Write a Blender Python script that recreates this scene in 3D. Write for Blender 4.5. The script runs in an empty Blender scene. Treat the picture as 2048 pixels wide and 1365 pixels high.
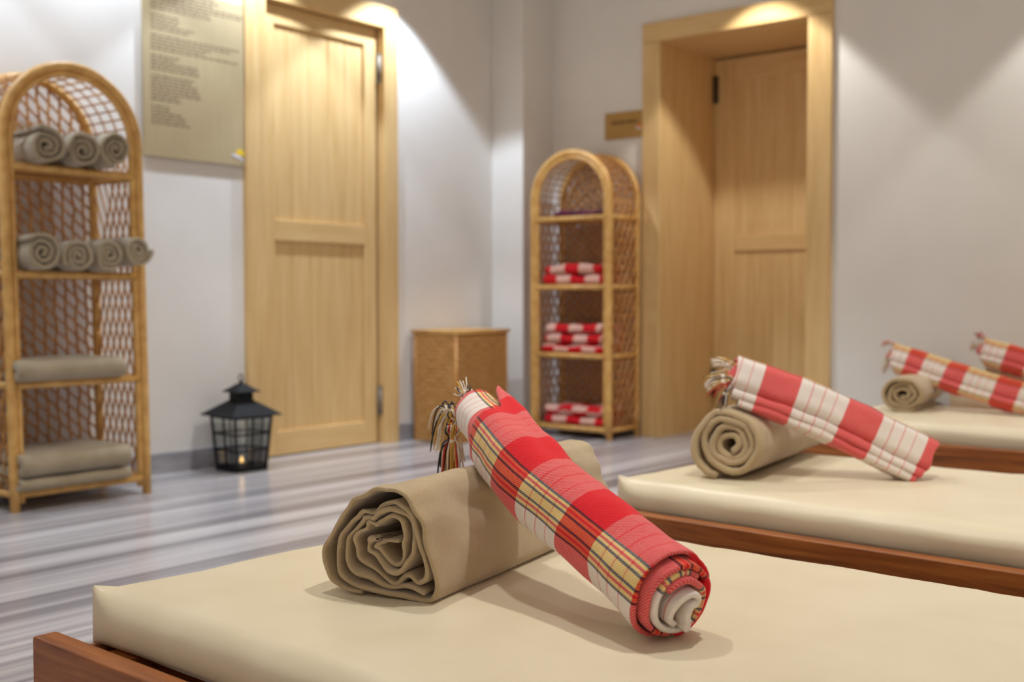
import bpy, bmesh, math, random
from math import sin, cos, pi, radians, sqrt, atan2
from mathutils import Vector, Matrix, noise

random.seed(7)
SC = bpy.context.scene
COL = SC.collection

# ------------------------------------------------------------------ camera
cam_d = bpy.data.cameras.new('camera')
cam_d.sensor_width = 36.0
cam_d.lens = 2280 / 2048 * 36
cam_d.clip_start = 0.05
cam_d.dof.use_dof = True
cam_d.dof.focus_distance = 1.66
cam_d.dof.aperture_fstop = 3.7
cam = bpy.data.objects.new('camera', cam_d)
COL.objects.link(cam)
cam.location = (0, 0, 0.73)
cam.rotation_euler = (radians(90 - 2.122), 0, radians(39.1))
SC.camera = cam

# ------------------------------------------------------------------ world, lamps, exposure
SC.view_settings.view_transform = 'Standard'
SC.view_settings.look = 'None'
SC.view_settings.gamma = 1.0
SC.view_settings.use_curve_mapping = False
SC.view_settings.exposure = 0.34
W = bpy.data.worlds.new('world')
SC.world = W
W.use_nodes = True
W.node_tree.nodes['Background'].inputs[0].default_value = (0.93, 0.95, 1.0, 1)
W.node_tree.nodes['Background'].inputs[1].default_value = 0.05
SC.cycles.use_denoising = True
SC.cycles.diffuse_bounces = 6

ZC = 2.45
def downlight_or_fill(x, y, power, col, size=92, blend=0.22, rad=0.03):
    d = bpy.data.lights.new('downlight_or_fill', 'SPOT')
    d.energy = power; d.color = col; d.spot_size = radians(size); d.spot_blend = blend
    d.shadow_soft_size = rad
    o = bpy.data.objects.new('downlight_or_fill', d)
    COL.objects.link(o)
    o.location = (x, y, ZC - 0.02)
    return o
COOL = (0.83, 0.96, 1.13)
WARM = (1.0, 0.99, 0.95)
for y, p in ((0.8, 24), (1.6, 24), (2.4, 25), (3.22, 42), (4.03, 50)):
    downlight_or_fill(-3.83, y, p, COOL, 98)
for x in (-2.574, -0.89, 0.8):
    downlight_or_fill(x, 4.86, 36, WARM)
for x, y, p, a in ((-2.5, 3.2, 58, 110), (-0.6, 1.75, 60, 110), (-1.75, 1.55, 46, 110), (-0.9, 3.4, 16, 110), (0.9, 3.4, 60, 110),
                   (-2.6, -1.5, 300, 84), (-1.0, -1.7, 300, 80), (1.0, -1.7, 300, 80), (2.1, 0.0, 300, 80), (2.2, 1.8, 220, 80)):  # this row: unseen fill spots out of view, added to raise bounced light
    downlight_or_fill(x, y, p, WARM, a, 0.6, 0.05)

# ------------------------------------------------------------------ helpers
def lin(r, g, b):
    def f(c):
        c /= 255.0
        return c / 12.92 if c <= 0.04045 else ((c + 0.055) / 1.055) ** 2.4
    return (f(r), f(g), f(b), 1)

class MB:
    def __init__(s):
        s.v = []; s.f = []; s.uv = []; s.mi = []
    def add(s, vs, fs, uvs=None, mi=0):
        o = len(s.v)
        s.v += [tuple(p) for p in vs]
        for k, f in enumerate(fs):
            s.f.append([i + o for i in f]); s.mi.append(mi)
            s.uv.append(uvs[k] if uvs else None)
    def box(s, x0, x1, y0, y1, z0, z1, mi=0, xf=None):
        vs = [Vector((x, y, z)) for z in (z0, z1) for y in (y0, y1) for x in (x0, x1)]
        if xf: vs = [xf(p) for p in vs]
        s.add(vs, [(0, 2, 3, 1), (4, 5, 7, 6), (0, 1, 5, 4), (2, 6, 7, 3), (0, 4, 6, 2), (1, 3, 7, 5)], mi=mi)
    def tube(s, pts, r, n=8, cap=True, mi=0, closed=False):
        pts = [Vector(p) for p in pts]
        N = len(pts)
        rr = r if isinstance(r, (list, tuple)) else [r] * N
        vs = []
        t0 = (pts[1] - pts[0]).normalized()
        up = Vector((0, 0, 1)) if abs(t0.z) < 0.9 else Vector((1, 0, 0))
        a = t0.cross(up).normalized()
        for i in range(N):
            if closed:
                t = (pts[(i + 1) % N] - pts[i - 1]).normalized()
            else:
                t = (pts[min(i + 1, N - 1)] - pts[max(i - 1, 0)]).normalized()
            a = (a - t * a.dot(t))
            if a.length < 1e-6: a = t.orthogonal()
            a.normalize()
            b = t.cross(a)
            for k in range(n):
                th = 2 * pi * k / n
                vs.append(pts[i] + (a * cos(th) + b * sin(th)) * rr[i])
        fs = []
        for i in range(N if closed else N - 1):
            j = (i + 1) % N
            for k in range(n):
                fs.append((i * n + k, i * n + (k + 1) % n, j * n + (k + 1) % n, j * n + k))
        if cap and not closed:
            fs.append(tuple(range(n - 1, -1, -1)))
            fs.append(tuple(range((N - 1) * n, N * n)))
        s.add(vs, fs, mi=mi)
    def build(s, name, mats, parent=None, smooth=False, bevel=0, recalc=False, segs=2, angle=35):
        me = bpy.data.meshes.new(name)
        me.from_pydata(s.v, [], s.f)
        if any(u is not None for u in s.uv):
            lay = me.uv_layers.new(name='UVMap')
            for p, u in zip(me.polygons, s.uv):
                if u is None: continue
                for li, c in zip(p.loop_indices, u): lay.data[li].uv = c
        if not isinstance(mats, (list, tuple)): mats = [mats]
        for m in mats: me.materials.append(m)
        for p, m in zip(me.polygons, s.mi):
            p.material_index = m; p.use_smooth = smooth
        if recalc:
            bm = bmesh.new(); bm.from_mesh(me)
            bmesh.ops.recalc_face_normals(bm, faces=bm.faces[:])
            bm.to_mesh(me); bm.free()
        me.update()
        o = bpy.data.objects.new(name, me)
        COL.objects.link(o)
        if parent: o.parent = parent
        if bevel:
            b = o.modifiers.new('bevel', 'BEVEL'); b.width = bevel; b.segments = segs
            b.limit_method = 'ANGLE'; b.angle_limit = radians(angle)
            if smooth is False:
                for p in me.polygons: p.use_smooth = True
                w = o.modifiers.new('wn', 'WEIGHTED_NORMAL'); w.keep_sharp = True
        return o

def tag(o, label, cat, group=None):
    o['label'] = label; o['category'] = cat
    if group: o['group'] = group
    return o
def thing(name, label, cat, loc=(0, 0, 0), rz=0, group=None):
    o = bpy.data.objects.new(name, None); COL.objects.link(o)
    o.location = loc; o.rotation_euler = (0, 0, rz); o.empty_display_size = 0.1
    return tag(o, label, cat, group)
def struct(o):
    o['kind'] = 'structure'; return o
def dup(root, loc, rz, label):
    r = root.copy(); COL.objects.link(r); r.location = loc; r.rotation_euler = (0, 0, rz); r['label'] = label
    for ch in list(root.children):
        c = ch.copy(); COL.objects.link(c); c.parent = r
        for g in ch.children:
            d = g.copy(); COL.objects.link(d); d.parent = c
    return r

def catmull(P, per=5):
    P = [Vector(p) for p in P]; out = []
    for i in range(len(P) - 1):
        p0 = P[max(i - 1, 0)]; p1 = P[i]; p2 = P[i + 1]; p3 = P[min(i + 2, len(P) - 1)]
        for k in range(per):
            t = k / per
            out.append(0.5 * ((2 * p1) + (p2 - p0) * t + (2 * p0 - 5 * p1 + 4 * p2 - p3) * t * t + (3 * p1 - p0 - 3 * p2 + p3) * t ** 3))
    out.append(P[-1]); return out

# ------------------------------------------------------------------ materials
def new_mat(name, rough=0.6, color=None, spec=0.5):
    m = bpy.data.materials.new(name); m.use_nodes = True
    nt = m.node_tree; b = nt.nodes['Principled BSDF']
    b.inputs['Roughness'].default_value = rough
    b.inputs['Specular IOR Level'].default_value = spec
    if color: b.inputs['Base Color'].default_value = color
    return m, nt, b
def N(nt, t, **kw):
    n = nt.nodes.new(t)
    for k, v in kw.items():
        if k.startswith('i_'):
            key = k[2:]
            n.inputs[int(key) if key.isdigit() else key.replace('_', ' ')].default_value = v
        else: setattr(n, k, v)
    return n
def L(nt, a, b): nt.links.new(a, b)
def ramp(nt, stops, interp='LINEAR'):
    r = nt.nodes.new('ShaderNodeValToRGB'); cr = r.color_ramp; cr.interpolation = interp
    cr.elements[0].position = stops[0][0]; cr.elements[0].color = stops[0][1]
    cr.elements[1].position = stops[-1][0]; cr.elements[1].color = stops[-1][1]
    for p, c in stops[1:-1]:
        e = cr.elements.new(p); e.color = c
    return r
def bump(nt, b, height, strength=0.3, dist=0.002):
    n = N(nt, 'ShaderNodeBump'); n.inputs['Strength'].default_value = strength; n.inputs['Distance'].default_value = dist
    L(nt, height, n.inputs['Height']); L(nt, n.outputs[0], b.inputs['Normal']); return n

def mat_noise(name, c1, c2, scale=(1, 1, 1), nscale=5, rough=0.6, detail=4, bumps=0.0, bdist=0.002, spec=0.4, coords='Object', distort=0.0):
    m, nt, b = new_mat(name, rough, spec=spec)
    tc = N(nt, 'ShaderNodeTexCoord'); mp = N(nt, 'ShaderNodeMapping'); mp.inputs['Scale'].default_value = scale
    L(nt, tc.outputs[coords], mp.inputs[0])
    n = N(nt, 'ShaderNodeTexNoise', i_Scale=nscale, i_Detail=detail, i_Distortion=distort)
    L(nt, mp.outputs[0], n.inputs['Vector'])
    r = ramp(nt, [(0.3, c1), (0.7, c2)]); L(nt, n.outputs['Fac'], r.inputs[0]); L(nt, r.outputs[0], b.inputs['Base Color'])
    if bumps: bump(nt, b, n.outputs['Fac'], bumps, bdist)
    return m

M = {}
M['wall'] = mat_noise('painted_plaster', lin(226, 222, 216), lin(232, 228, 222), nscale=3, rough=0.85, spec=0.2)
M['ceiling'] = mat_noise('ceiling_paint', lin(228, 226, 220), lin(234, 231, 226), nscale=3, rough=0.9, spec=0.2)
def wood(name, c1, c2, c3, scale, rough=0.45, nscale=6):
    m, nt, b = new_mat(name, rough, spec=0.4)
    tc = N(nt, 'ShaderNodeTexCoord'); mp = N(nt, 'ShaderNodeMapping'); mp.inputs['Scale'].default_value = scale
    L(nt, tc.outputs['Object'], mp.inputs[0])
    n = N(nt, 'ShaderNodeTexNoise', i_Scale=nscale, i_Detail=6, i_Distortion=0.6, i_Roughness=0.6)
    L(nt, mp.outputs[0], n.inputs['Vector'])
    r = ramp(nt, [(0.28, c1), (0.5, c2), (0.75, c3)])
    L(nt, n.outputs['Fac'], r.inputs[0]); L(nt, r.outputs[0], b.inputs['Base Color'])
    bump(nt, b, n.outputs['Fac'], 0.08, 0.001)
    return m
M['pine_v'] = wood('pine_vertical', lin(206, 168, 110), lin(219, 184, 128), lin(227, 196, 143), (6, 6, 0.35))
M['pine_h'] = wood('pine_across_y', lin(206, 168, 110), lin(219, 184, 128), lin(227, 196, 143), (6, 0.35, 6))
M['pine_x'] = wood('pine_across_x', lin(206, 168, 110), lin(219, 184, 128), lin(227, 196, 143), (0.35, 6, 6))
M['teak'] = wood('bed_wood', lin(92, 46, 14), lin(138, 76, 28), lin(172, 106, 48), (0.5, 8, 8), 0.4)
M['teak_y'] = wood('bed_wood_cross', lin(92, 46, 14), lin(138, 76, 28), lin(172, 106, 48), (8, 0.5, 8), 0.4)

def rattan(name, c1, c2, band=260):
    m, nt, b = new_mat(name, 0.42, spec=0.5)
    tc = N(nt, 'ShaderNodeTexCoord')
    w = N(nt, 'ShaderNodeTexWave', i_Scale=band / 10.0, i_Distortion=1.5, i_Detail=1)
    w.wave_type = 'BANDS'; w.bands_direction = 'Z'
    L(nt, tc.outputs['Object'], w.inputs['Vector'])
    n = N(nt, 'ShaderNodeTexNoise', i_Scale=22, i_Detail=4)
    L(nt, tc.outputs['Object'], n.inputs['Vector'])
    r = ramp(nt, [(0.3, c1), (0.7, c2)]); L(nt, n.outputs['Fac'], r.inputs[0])
    mx = N(nt, 'ShaderNodeMixRGB', blend_type='MULTIPLY'); mx.inputs[0].default_value = 0.18
    L(nt, r.outputs[0], mx.inputs[1]); L(nt, w.outputs['Color'], mx.inputs[2])
    L(nt, mx.outputs[0], b.inputs['Base Color'])
    bump(nt, b, w.outputs['Fac'], 0.25, 0.001)
    return m
M['rattan'] = rattan('rattan_wrapped', lin(204, 150, 78), lin(234, 188, 112))
M['reed'] = rattan('rattan_reed', lin(188, 128, 68), lin(218, 162, 96), 90)

def mat_floor():
    m, nt, b = new_mat('striped_marble', 0.22, spec=0.5)
    tc = N(nt, 'ShaderNodeTexCoord'); mp = N(nt, 'ShaderNodeMapping')
    mp.inputs['Scale'].default_value = (1, 0.014, 1)
    L(nt, tc.outputs['Object'], mp.inputs[0])
    n = N(nt, 'ShaderNodeTexNoise', i_Scale=7.5, i_Detail=4, i_Roughness=0.58, i_Distortion=0.15)
    L(nt, mp.outputs[0], n.inputs['Vector'])
    mp2 = N(nt, 'ShaderNodeMapping'); mp2.inputs['Scale'].default_value = (1, 0.009, 1)
    L(nt, tc.outputs['Object'], mp2.inputs[0])
    n2 = N(nt, 'ShaderNodeTexNoise', i_Scale=22.0, i_Detail=2, i_Distortion=0.1)
    L(nt, mp2.outputs[0], n2.inputs['Vector'])
    r = ramp(nt, [(0.30, lin(112, 108, 114)), (0.42, lin(150, 146, 150)), (0.49, lin(208, 204, 204)), (0.55, lin(168, 164, 168)), (0.62, lin(222, 218, 216)), (0.75, lin(150, 147, 152))])
    L(nt, n.outputs['Fac'], r.inputs[0])
    r2 = ramp(nt, [(0.35, lin(150, 146, 150)), (0.6, lin(238, 236, 236))])
    L(nt, n2.outputs['Fac'], r2.inputs[0])
    mx = N(nt, 'ShaderNodeMixRGB', blend_type='MULTIPLY'); mx.inputs[0].default_value = 0.55
    L(nt, r.outputs[0], mx.inputs[1]); L(nt, r2.outputs[0], mx.inputs[2])
    L(nt, mx.outputs[0], b.inputs['Base Color'])
    return m
M['floor'] = mat_floor()
M['skirting'] = mat_noise('grey_marble_skirting', lin(138, 138, 146), lin(172, 170, 174), (1, 1, 6), 6, 0.25)

def mat_vinyl():
    m, nt, b = new_mat('cream_vinyl', 0.42, lin(226, 214, 184), 0.45)
    tc = N(nt, 'ShaderNodeTexCoord')
    n = N(nt, 'ShaderNodeTexNoise', i_Scale=7, i_Detail=3); L(nt, tc.outputs['Object'], n.inputs['Vector'])
    r = ramp(nt, [(0.3, lin(214, 200, 170)), (0.7, lin(221, 208, 180))]); L(nt, n.outputs['Fac'], r.inputs[0])
    L(nt, r.outputs[0], b.inputs['Base Color'])
    n2 = N(nt, 'ShaderNodeTexNoise', i_Scale=900, i_Detail=2); L(nt, tc.outputs['Object'], n2.inputs['Vector'])
    bump(nt, b, n2.outputs['Fac'], 0.06, 0.0005)
    return m
M['vinyl'] = mat_vinyl()

def mat_terry(name, c1, c2):
    m, nt, b = new_mat(name, 0.95, spec=0.15)
    tc = N(nt, 'ShaderNodeTexCoord')
    n = N(nt, 'ShaderNodeTexNoise', i_Scale=12, i_Detail=5); L(nt, tc.outputs['Object'], n.inputs['Vector'])
    r = ramp(nt, [(0.3, c1), (0.7, c2)]); L(nt, n.outputs['Fac'], r.inputs[0]); L(nt, r.outputs[0], b.inputs['Base Color'])
    mp = N(nt, 'ShaderNodeMapping'); mp.inputs['Rotation'].default_value = (0.5, 0.3, 0.6); mp.inputs['Scale'].default_value = (1, 0.25, 1)
    L(nt, tc.outputs['Object'], mp.inputs[0])
    n2 = N(nt, 'ShaderNodeTexNoise', i_Scale=1000, i_Detail=4, i_Roughness=0.7); L(nt, mp.outputs[0], n2.inputs['Vector'])
    bump(nt, b, n2.outputs['Fac'], 0.6, 0.0012)
    mm = N(nt, 'ShaderNodeMixRGB', blend_type='MULTIPLY'); mm.inputs[0].default_value = 1.0
    rr_ = ramp(nt, [(0.3, (0.80, 0.80, 0.80, 1)), (0.7, (1.08, 1.08, 1.08, 1))]); L(nt, n2.outputs['Fac'], rr_.inputs[0])
    L(nt, r.outputs[0], mm.inputs[1]); L(nt, rr_.outputs[0], mm.inputs[2]); L(nt, mm.outputs[0], b.inputs['Base Color'])
    b.inputs['Sheen Weight'].default_value = 0.4; b.inputs['Sheen Roughness'].default_value = 0.5
    return m
M['terry'] = mat_terry('beige_terry', lin(182, 158, 120), lin(196, 173, 136))
M['terry_grey'] = mat_terry('taupe_terry', lin(158, 143, 116), lin(176, 160, 134))

YEL = lin(226, 190, 104); BLK = lin(52, 54, 60); RED = lin(214, 16, 30); WHT = lin(226, 214, 204); ORG = lin(214, 60, 50)
WP = 0.29; VP = 0.174
def mat_plaid(name, usc=1.0, vsc=1.0, red=RED, wht=WHT, yel=YEL, blk=BLK):
    m, nt, b = new_mat(name, 0.85, spec=0.2)
    uv = N(nt, 'ShaderNodeUVMap', uv_map='UVMap')
    sp = N(nt, 'ShaderNodeSeparateXYZ'); L(nt, uv.outputs[0], sp.inputs[0])
    def rep(out, per):
        d = N(nt, 'ShaderNodeMath', operation='DIVIDE'); d.inputs[1].default_value = per; L(nt, out, d.inputs[0])
        f = N(nt, 'ShaderNodeMath', operation='FRACT'); L(nt, d.outputs[0], f.inputs[0]); return f.outputs[0]
    u = rep(sp.outputs[0], WP * usc); v = rep(sp.outputs[1], VP * vsc)
    g = [(0, blk), (.07, yel), (.15, red), (.23, yel), (.30, blk), (.37, yel), (.63, blk), (.70, yel), (.77, red), (.85, yel), (.93, blk)]
    sw = 0.046 / WP
    st = [(p * sw, c) for p, c in g] + [(sw, red)]
    s2 = 0.150 / WP
    st += [(s2 + p * sw, c) for p, c in g] + [(s2 + sw, wht), (1.0, wht)]
    # at most 32 stops
    ru = ramp(nt, st, 'CONSTANT'); L(nt, u, ru.inputs[0])
    W0 = 0.098 / VP
    vs = [(0, wht)]
    for k in (0.0245, 0.049, 0.0735):
        vs += [((k - .0013) / VP, tuple(0.35 * w_ + 0.65 * r_ for w_, r_ in zip(wht, red))), ((k + .0013) / VP, wht)]
    vs = [s for s in vs if s[0] < W0] + [(W0, red), (1.0, red)]
    rv = ramp(nt, vs, 'CONSTANT'); L(nt, v, rv.inputs[0])
    avg = N(nt, 'ShaderNodeMixRGB'); avg.inputs[0].default_value = 0.5
    L(nt, ru.outputs[0], avg.inputs[1]); L(nt, rv.outputs[0], avg.inputs[2])
    dk = N(nt, 'ShaderNodeMixRGB', blend_type='DARKEN'); dk.inputs[0].default_value = 1.0
    L(nt, ru.outputs[0], dk.inputs[1]); L(nt, rv.outputs[0], dk.inputs[2])
    # fine twill
    wv = N(nt, 'ShaderNodeTexWave', i_Scale=150.0, i_Distortion=2.0, i_Detail=2.0); wv.bands_direction = 'DIAGONAL'
    wv.inputs['Detail Scale'].default_value = 3.0
    L(nt, uv.outputs[0], wv.inputs['Vector'])
    mr = N(nt, 'ShaderNodeMapRange'); mr.inputs['To Min'].default_value = 0.42; mr.inputs['To Max'].default_value = 0.92
    L(nt, wv.outputs['Fac'], mr.inputs['Value'])
    mx = N(nt, 'ShaderNodeMixRGB'); L(nt, mr.outputs[0], mx.inputs[0])
    L(nt, avg.outputs[0], mx.inputs[1]); L(nt, dk.outputs[0], mx.inputs[2])
    L(nt, mx.outputs[0], b.inputs['Base Color'])
    n2 = N(nt, 'ShaderNodeTexNoise', i_Scale=900.0, i_Detail=2.0); L(nt, uv.outputs[0], n2.inputs['Vector'])
    ad = N(nt, 'ShaderNodeMath', operation='ADD'); L(nt, wv.outputs['Fac'], ad.inputs[0]); L(nt, n2.outputs['Fac'], ad.inputs[1])
    bump(nt, b, ad.outputs[0], 0.35, 0.0008)
    b.inputs['Sheen Weight'].default_value = 0.15
    return m
M['plaid'] = mat_plaid('red_striped_cotton')
M['plaid_dark'] = mat_plaid('dark_striped_cotton', red=lin(70, 22, 48), wht=lin(96, 28, 60), yel=lin(40, 26, 50))
def mat_check(name):
    m, nt, b = new_mat(name, 0.88, spec=0.2)
    uv = N(nt, 'ShaderNodeUVMap', uv_map='UVMap')
    mp = N(nt, 'ShaderNodeMapping'); mp.inputs['Scale'].default_value = (1 / 0.07, 1 / 0.09, 0); L(nt, uv.outputs[0], mp.inputs[0])
    n = N(nt, 'ShaderNodeTexNoise', i_Scale=9.0, i_Detail=2.0); L(nt, uv.outputs[0], n.inputs['Vector'])
    ad = N(nt, 'ShaderNodeMixRGB', blend_type='ADD'); ad.inputs[0].default_value = 0.10
    L(nt, mp.outputs[0], ad.inputs[1]); L(nt, n.outputs['Color'], ad.inputs[2])
    ck = N(nt, 'ShaderNodeTexChecker', i_Scale=1.0); L(nt, ad.outputs[0], ck.inputs[0])
    ck.inputs['Color1'].default_value = lin(196, 26, 34); ck.inputs['Color2'].default_value = lin(214, 168, 152)
    L(nt, ck.outputs[0], b.inputs['Base Color'])
    n2 = N(nt, 'ShaderNodeTexNoise', i_Scale=700.0, i_Detail=2.0); L(nt, uv.outputs[0], n2.inputs['Vector'])
    bump(nt, b, n2.outputs['Fac'], 0.3, 0.0008)
    return m
M['check'] = mat_check('red_checked_cotton')
M['iron'] = mat_noise('black_iron', lin(14, 14, 17), lin(24, 24, 28), nscale=40, rough=0.65, bumps=0.1, spec=0.25)
M['steel'] = mat_noise('brushed_steel', lin(120, 112, 100), lin(150, 142, 130), (1, 1, 20), 20, 0.6)
M['steel'].node_tree.nodes['Principled BSDF'].inputs['Metallic'].default_value = 0.3
M['hinge_dark'] = mat_noise('dark_hinge', lin(52, 36, 24), lin(70, 50, 34), nscale=30, rough=0.45)
M['board'] = mat_noise('champagne_board', lin(178, 160, 124), lin(184, 166, 130), (1, 30, 1), 4, 0.42)
M['plaque'] = mat_noise('gold_plaque', lin(170, 128, 58), lin(180, 138, 66), (30, 1, 1), 4, 0.45)
M['ink'] = mat_noise('brown_ink', lin(118, 96, 72), lin(126, 104, 80), nscale=20, rough=0.7)
M['ink_dark'] = mat_noise('dark_ink', lin(84, 58, 26), lin(94, 66, 32), nscale=20, rough=0.7)
M['logo_y'] = mat_noise('logo_yellow', lin(232, 196, 44), lin(240, 204, 54), nscale=8, rough=0.5)
M['logo_o'] = mat_noise('logo_orange', lin(226, 122, 34), lin(234, 130, 44), nscale=8, rough=0.5)
M['logo_w'] = mat_noise('logo_white', lin(214, 212, 226), lin(222, 220, 232), nscale=8, rough=0.5)
M['wax'] = mat_noise('candle_wax', lin(236, 226, 206), lin(242, 232, 214), nscale=9, rough=0.5)
def mat_emit(name, col, st):
    m, nt, b = new_mat(name, 0.5, col)
    b.inputs['Emission Color'].default_value = col; b.inputs['Emission Strength'].default_value = st
    n = N(nt, 'ShaderNodeTexNoise', i_Scale=30.0); r = ramp(nt, [(0.3, col), (0.7, lin(255, 214, 140))])
    L(nt, n.outputs['Fac'], r.inputs[0]); L(nt, r.outputs[0], b.inputs['Emission Color'])
    return m
M['flame'] = mat_emit('candle_flame', lin(255, 196, 110), 1.5)
def mat_glass():
    m = bpy.data.materials.new('lantern_glass'); m.use_nodes = True; nt = m.node_tree; nt.nodes.clear()
    o = N(nt, 'ShaderNodeOutputMaterial'); t = N(nt, 'ShaderNodeBsdfTransparent'); g = N(nt, 'ShaderNodeBsdfGlossy', i_Roughness=0.05)
    t.inputs[0].default_value = (0.86, 0.88, 0.86, 1)
    fr = N(nt, 'ShaderNodeFresnel', i_IOR=1.5); mx = N(nt, 'ShaderNodeMixShader')
    L(nt, fr.outputs[0], mx.inputs[0]); L(nt, t.outputs[0], mx.inputs[1]); L(nt, g.outputs[0], mx.inputs[2]); L(nt, mx.outputs[0], o.inputs[0])
    return m
M['glass'] = mat_glass()
def mat_seagrass():
    m, nt, b = new_mat('woven_seagrass', 0.7, spec=0.25)
    tc = N(nt, 'ShaderNodeTexCoord'); n = N(nt, 'ShaderNodeTexNoise', i_Scale=26, i_Detail=5); 
    mp = N(nt, 'ShaderNodeMapping'); mp.inputs['Scale'].default_value = (0.6, 0.6, 5); L(nt, tc.outputs['Object'], mp.inputs[0]); L(nt, mp.outputs[0], n.inputs['Vector'])
    r = ramp(nt, [(0.28, lin(160, 114, 62)), (0.5, lin(182, 136, 80)), (0.72, lin(198, 154, 96))]); L(nt, n.outputs['Fac'], r.inputs[0]); L(nt, r.outputs[0], b.inputs['Base Color'])
    return m
M['seagrass'] = mat_seagrass()
M['thread_w'] = mat_noise('thread_white', lin(222, 208, 190), lin(232, 220, 204), nscale=60, rough=0.9)
M['thread_y'] = mat_noise('thread_yellow', lin(200, 156, 70), lin(214, 172, 88), nscale=60, rough=0.9)
M['thread_k'] = mat_noise('thread_black', lin(40, 40, 44), lin(54, 54, 56), nscale=60, rough=0.9)
M['thread_r'] = mat_noise('thread_red', lin(190, 40, 40), lin(214, 74, 62), nscale=60, rough=0.9)
THREADS = [M['thread_w'], M['thread_y'], M['thread_k'], M['thread_r']]

# ------------------------------------------------------------------ room shell
XL = -4.12; YB = 5.15
mb = MB(); mb.box(-4.4, 3.2, -3.0, 6.0, -0.1, 0.0); struct(mb.build('floor', M['floor']))
mb = MB(); mb.box(-4.4, 3.2, -3.0, 6.0, ZC, ZC + 0.1); struct(mb.build('ceiling', M['ceiling']))
# left wall with the opening of door 1 (y 3.27..4.06, z 0..2.09)
mb = MB()
mb.box(XL - 0.2, XL, -3.0, 3.27, 0, ZC); mb.box(XL - 0.2, XL, 4.06, 5.95, 0, ZC); mb.box(XL - 0.2, XL, 3.27, 4.06, 2.10, ZC)
mb.box(XL - 0.2, XL - 0.1, 3.27, 4.06, 0, 2.10)
struct(mb.build('wall_left', M['wall']))
mb = MB(); mb.box(3.0, 3.2, -3.0, YB, 0, ZC); struct(mb.build('wall_right', M['wall']))
mb = MB(); mb.box(XL, 3.0, -3.0, -2.8, 0, ZC); struct(mb.build('wall_front', M['wall']))
# back wall with the deep opening of door 2 (x -3.19..-2.34)
mb = MB()
mb.box(XL, -3.20, YB, 5.95, 0, ZC); mb.box(-2.33, 3.2, YB, 5.95, 0, ZC); mb.box(-3.20, -2.33, YB, 5.95, 2.10, ZC)
mb.box(-3.20, -2.33, 5.80, 5.95, 0, 2.10)
struct(mb.build('wall_back', M['wall']))
# boxed pier in the corner
mb = MB(); mb.box(XL, -3.895, 4.888, YB, 0, ZC); struct(mb.build('wall_corner', M['wall'], bevel=0.004))
# skirting
def skirt(name, x0, x1, y0, y1):
    mb = MB(); mb.box(x0, x1, y0, y1, 0, 0.088); struct(mb.build(name, M['skirting'], bevel=0.003))
mb = MB(); mb.box(XL, XL + 0.014, -3.0, 3.183, 0, 0.088); mb.box(XL, XL + 0.014, 4.131, 4.874, 0, 0.088)
struct(mb.build('baseboard_left', M['skirting'], bevel=0.003))
mb = MB(); mb.box(-3.895, -3.283, YB - 0.014, YB, 0, 0.088); mb.box(-2.235, 3.2, YB - 0.014, YB, 0, 0.088)
struct(mb.build('baseboard_back', M['skirting'], bevel=0.003))
mb = MB(); mb.box(XL + 0.014, -3.881, 4.874, 4.888, 0, 0.088); mb.box(-3.895, -3.881, 4.888, YB - 0.014, 0, 0.088)
struct(mb.build('baseboard_corner', M['skirting'], bevel=0.003))

# ------------------------------------------------------------------ doors
def plank_panel(mb, along, a0, a1, z0, z1, face, depth, sgn, n=5):
    """vertical boards with V gaps; along='y' for a door in the left wall, 'x' for the back wall"""
    w = (a1 - a0) / n; g = 0.0035
    prof = []
    for k in range(n):
        prof += [(a0 + k * w, -0.004), (a0 + k * w + g, 0), (a0 + (k + 1) * w - g, 0)]
    prof.append((a1, -0.004))
    vs = []
    for a, d in prof:
        for z in (z0, z1):
            q = face + sgn * (depth + d)
            vs.append((q, a, z) if along == 'y' else (a, q, z))
    fs = [(2 * i, 2 * i + 2, 2 * i + 3, 2 * i + 1) if along == 'x' else (2 * i, 2 * i + 2, 2 * i + 3, 2 * i + 1) for i in range(len(prof) - 1)]
    mb.add(vs, fs)
def hinge(mb, x, y, z0, z1, r=0.007):
    mb.tube([(x, y, z0), (x, y, z1)], r, 12)
    for z in (z0, z1):
        s = -1 if z == z0 else 1
        mb.tube([(x, y, z), (x, y, z + s * 0.006)], [r * 1.25, r * 0.6], 12)

d1 = bpy.data.objects.new('door_1', None); COL.objects.link(d1); struct(d1)
d1.location = (XL, 3.66, 0)
def child(o, root):
    o.parent = root; o.matrix_parent_inverse = Matrix.Translation(-root.location); return o
cf = XL + 0.022
mb = MB()
mb.box(XL - 0.10, cf, 3.183, 3.300, 0, 2.075); mb.box(XL - 0.10, cf, 4.036, 4.131, 0, 2.075)
child(mb.build('door_casing', M['pine_v'], bevel=0.003), d1)
mb = MB(); mb.box(XL - 0.10, cf, 3.183, 4.131, 2.077, 2.185); child(mb.build('door_head', M['pine_h'], bevel=0.003), d1)
lx = XL - 0.024   # leaf face
mb = MB()
mb.box(lx - 0.04, lx, 3.303, 3.380, 0.006, 2.072); mb.box(lx - 0.04, lx, 3.942, 4.020, 0.006, 2.072)
lf = child(mb.build('door_leaf', M['pine_v'], bevel=0.003), d1)
mb = MB()
for z0, z1 in ((0.006, 0.118), (0.998, 1.094), (1.985, 2.072)): mb.box(lx - 0.04, lx - 0.0005, 3.380, 3.942, z0, z1)
o = mb.build('door_rail', M['pine_h'], bevel=0.003); child(o, d1)
for z0, z1 in ((0.118, 0.998), (1.094, 1.985)):
    mb = MB(); plank_panel(mb, 'y', 3.380, 3.942, z0, z1, lx, -0.016, 1); child(mb.build('door_panel', M['pine_v']), d1)
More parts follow.
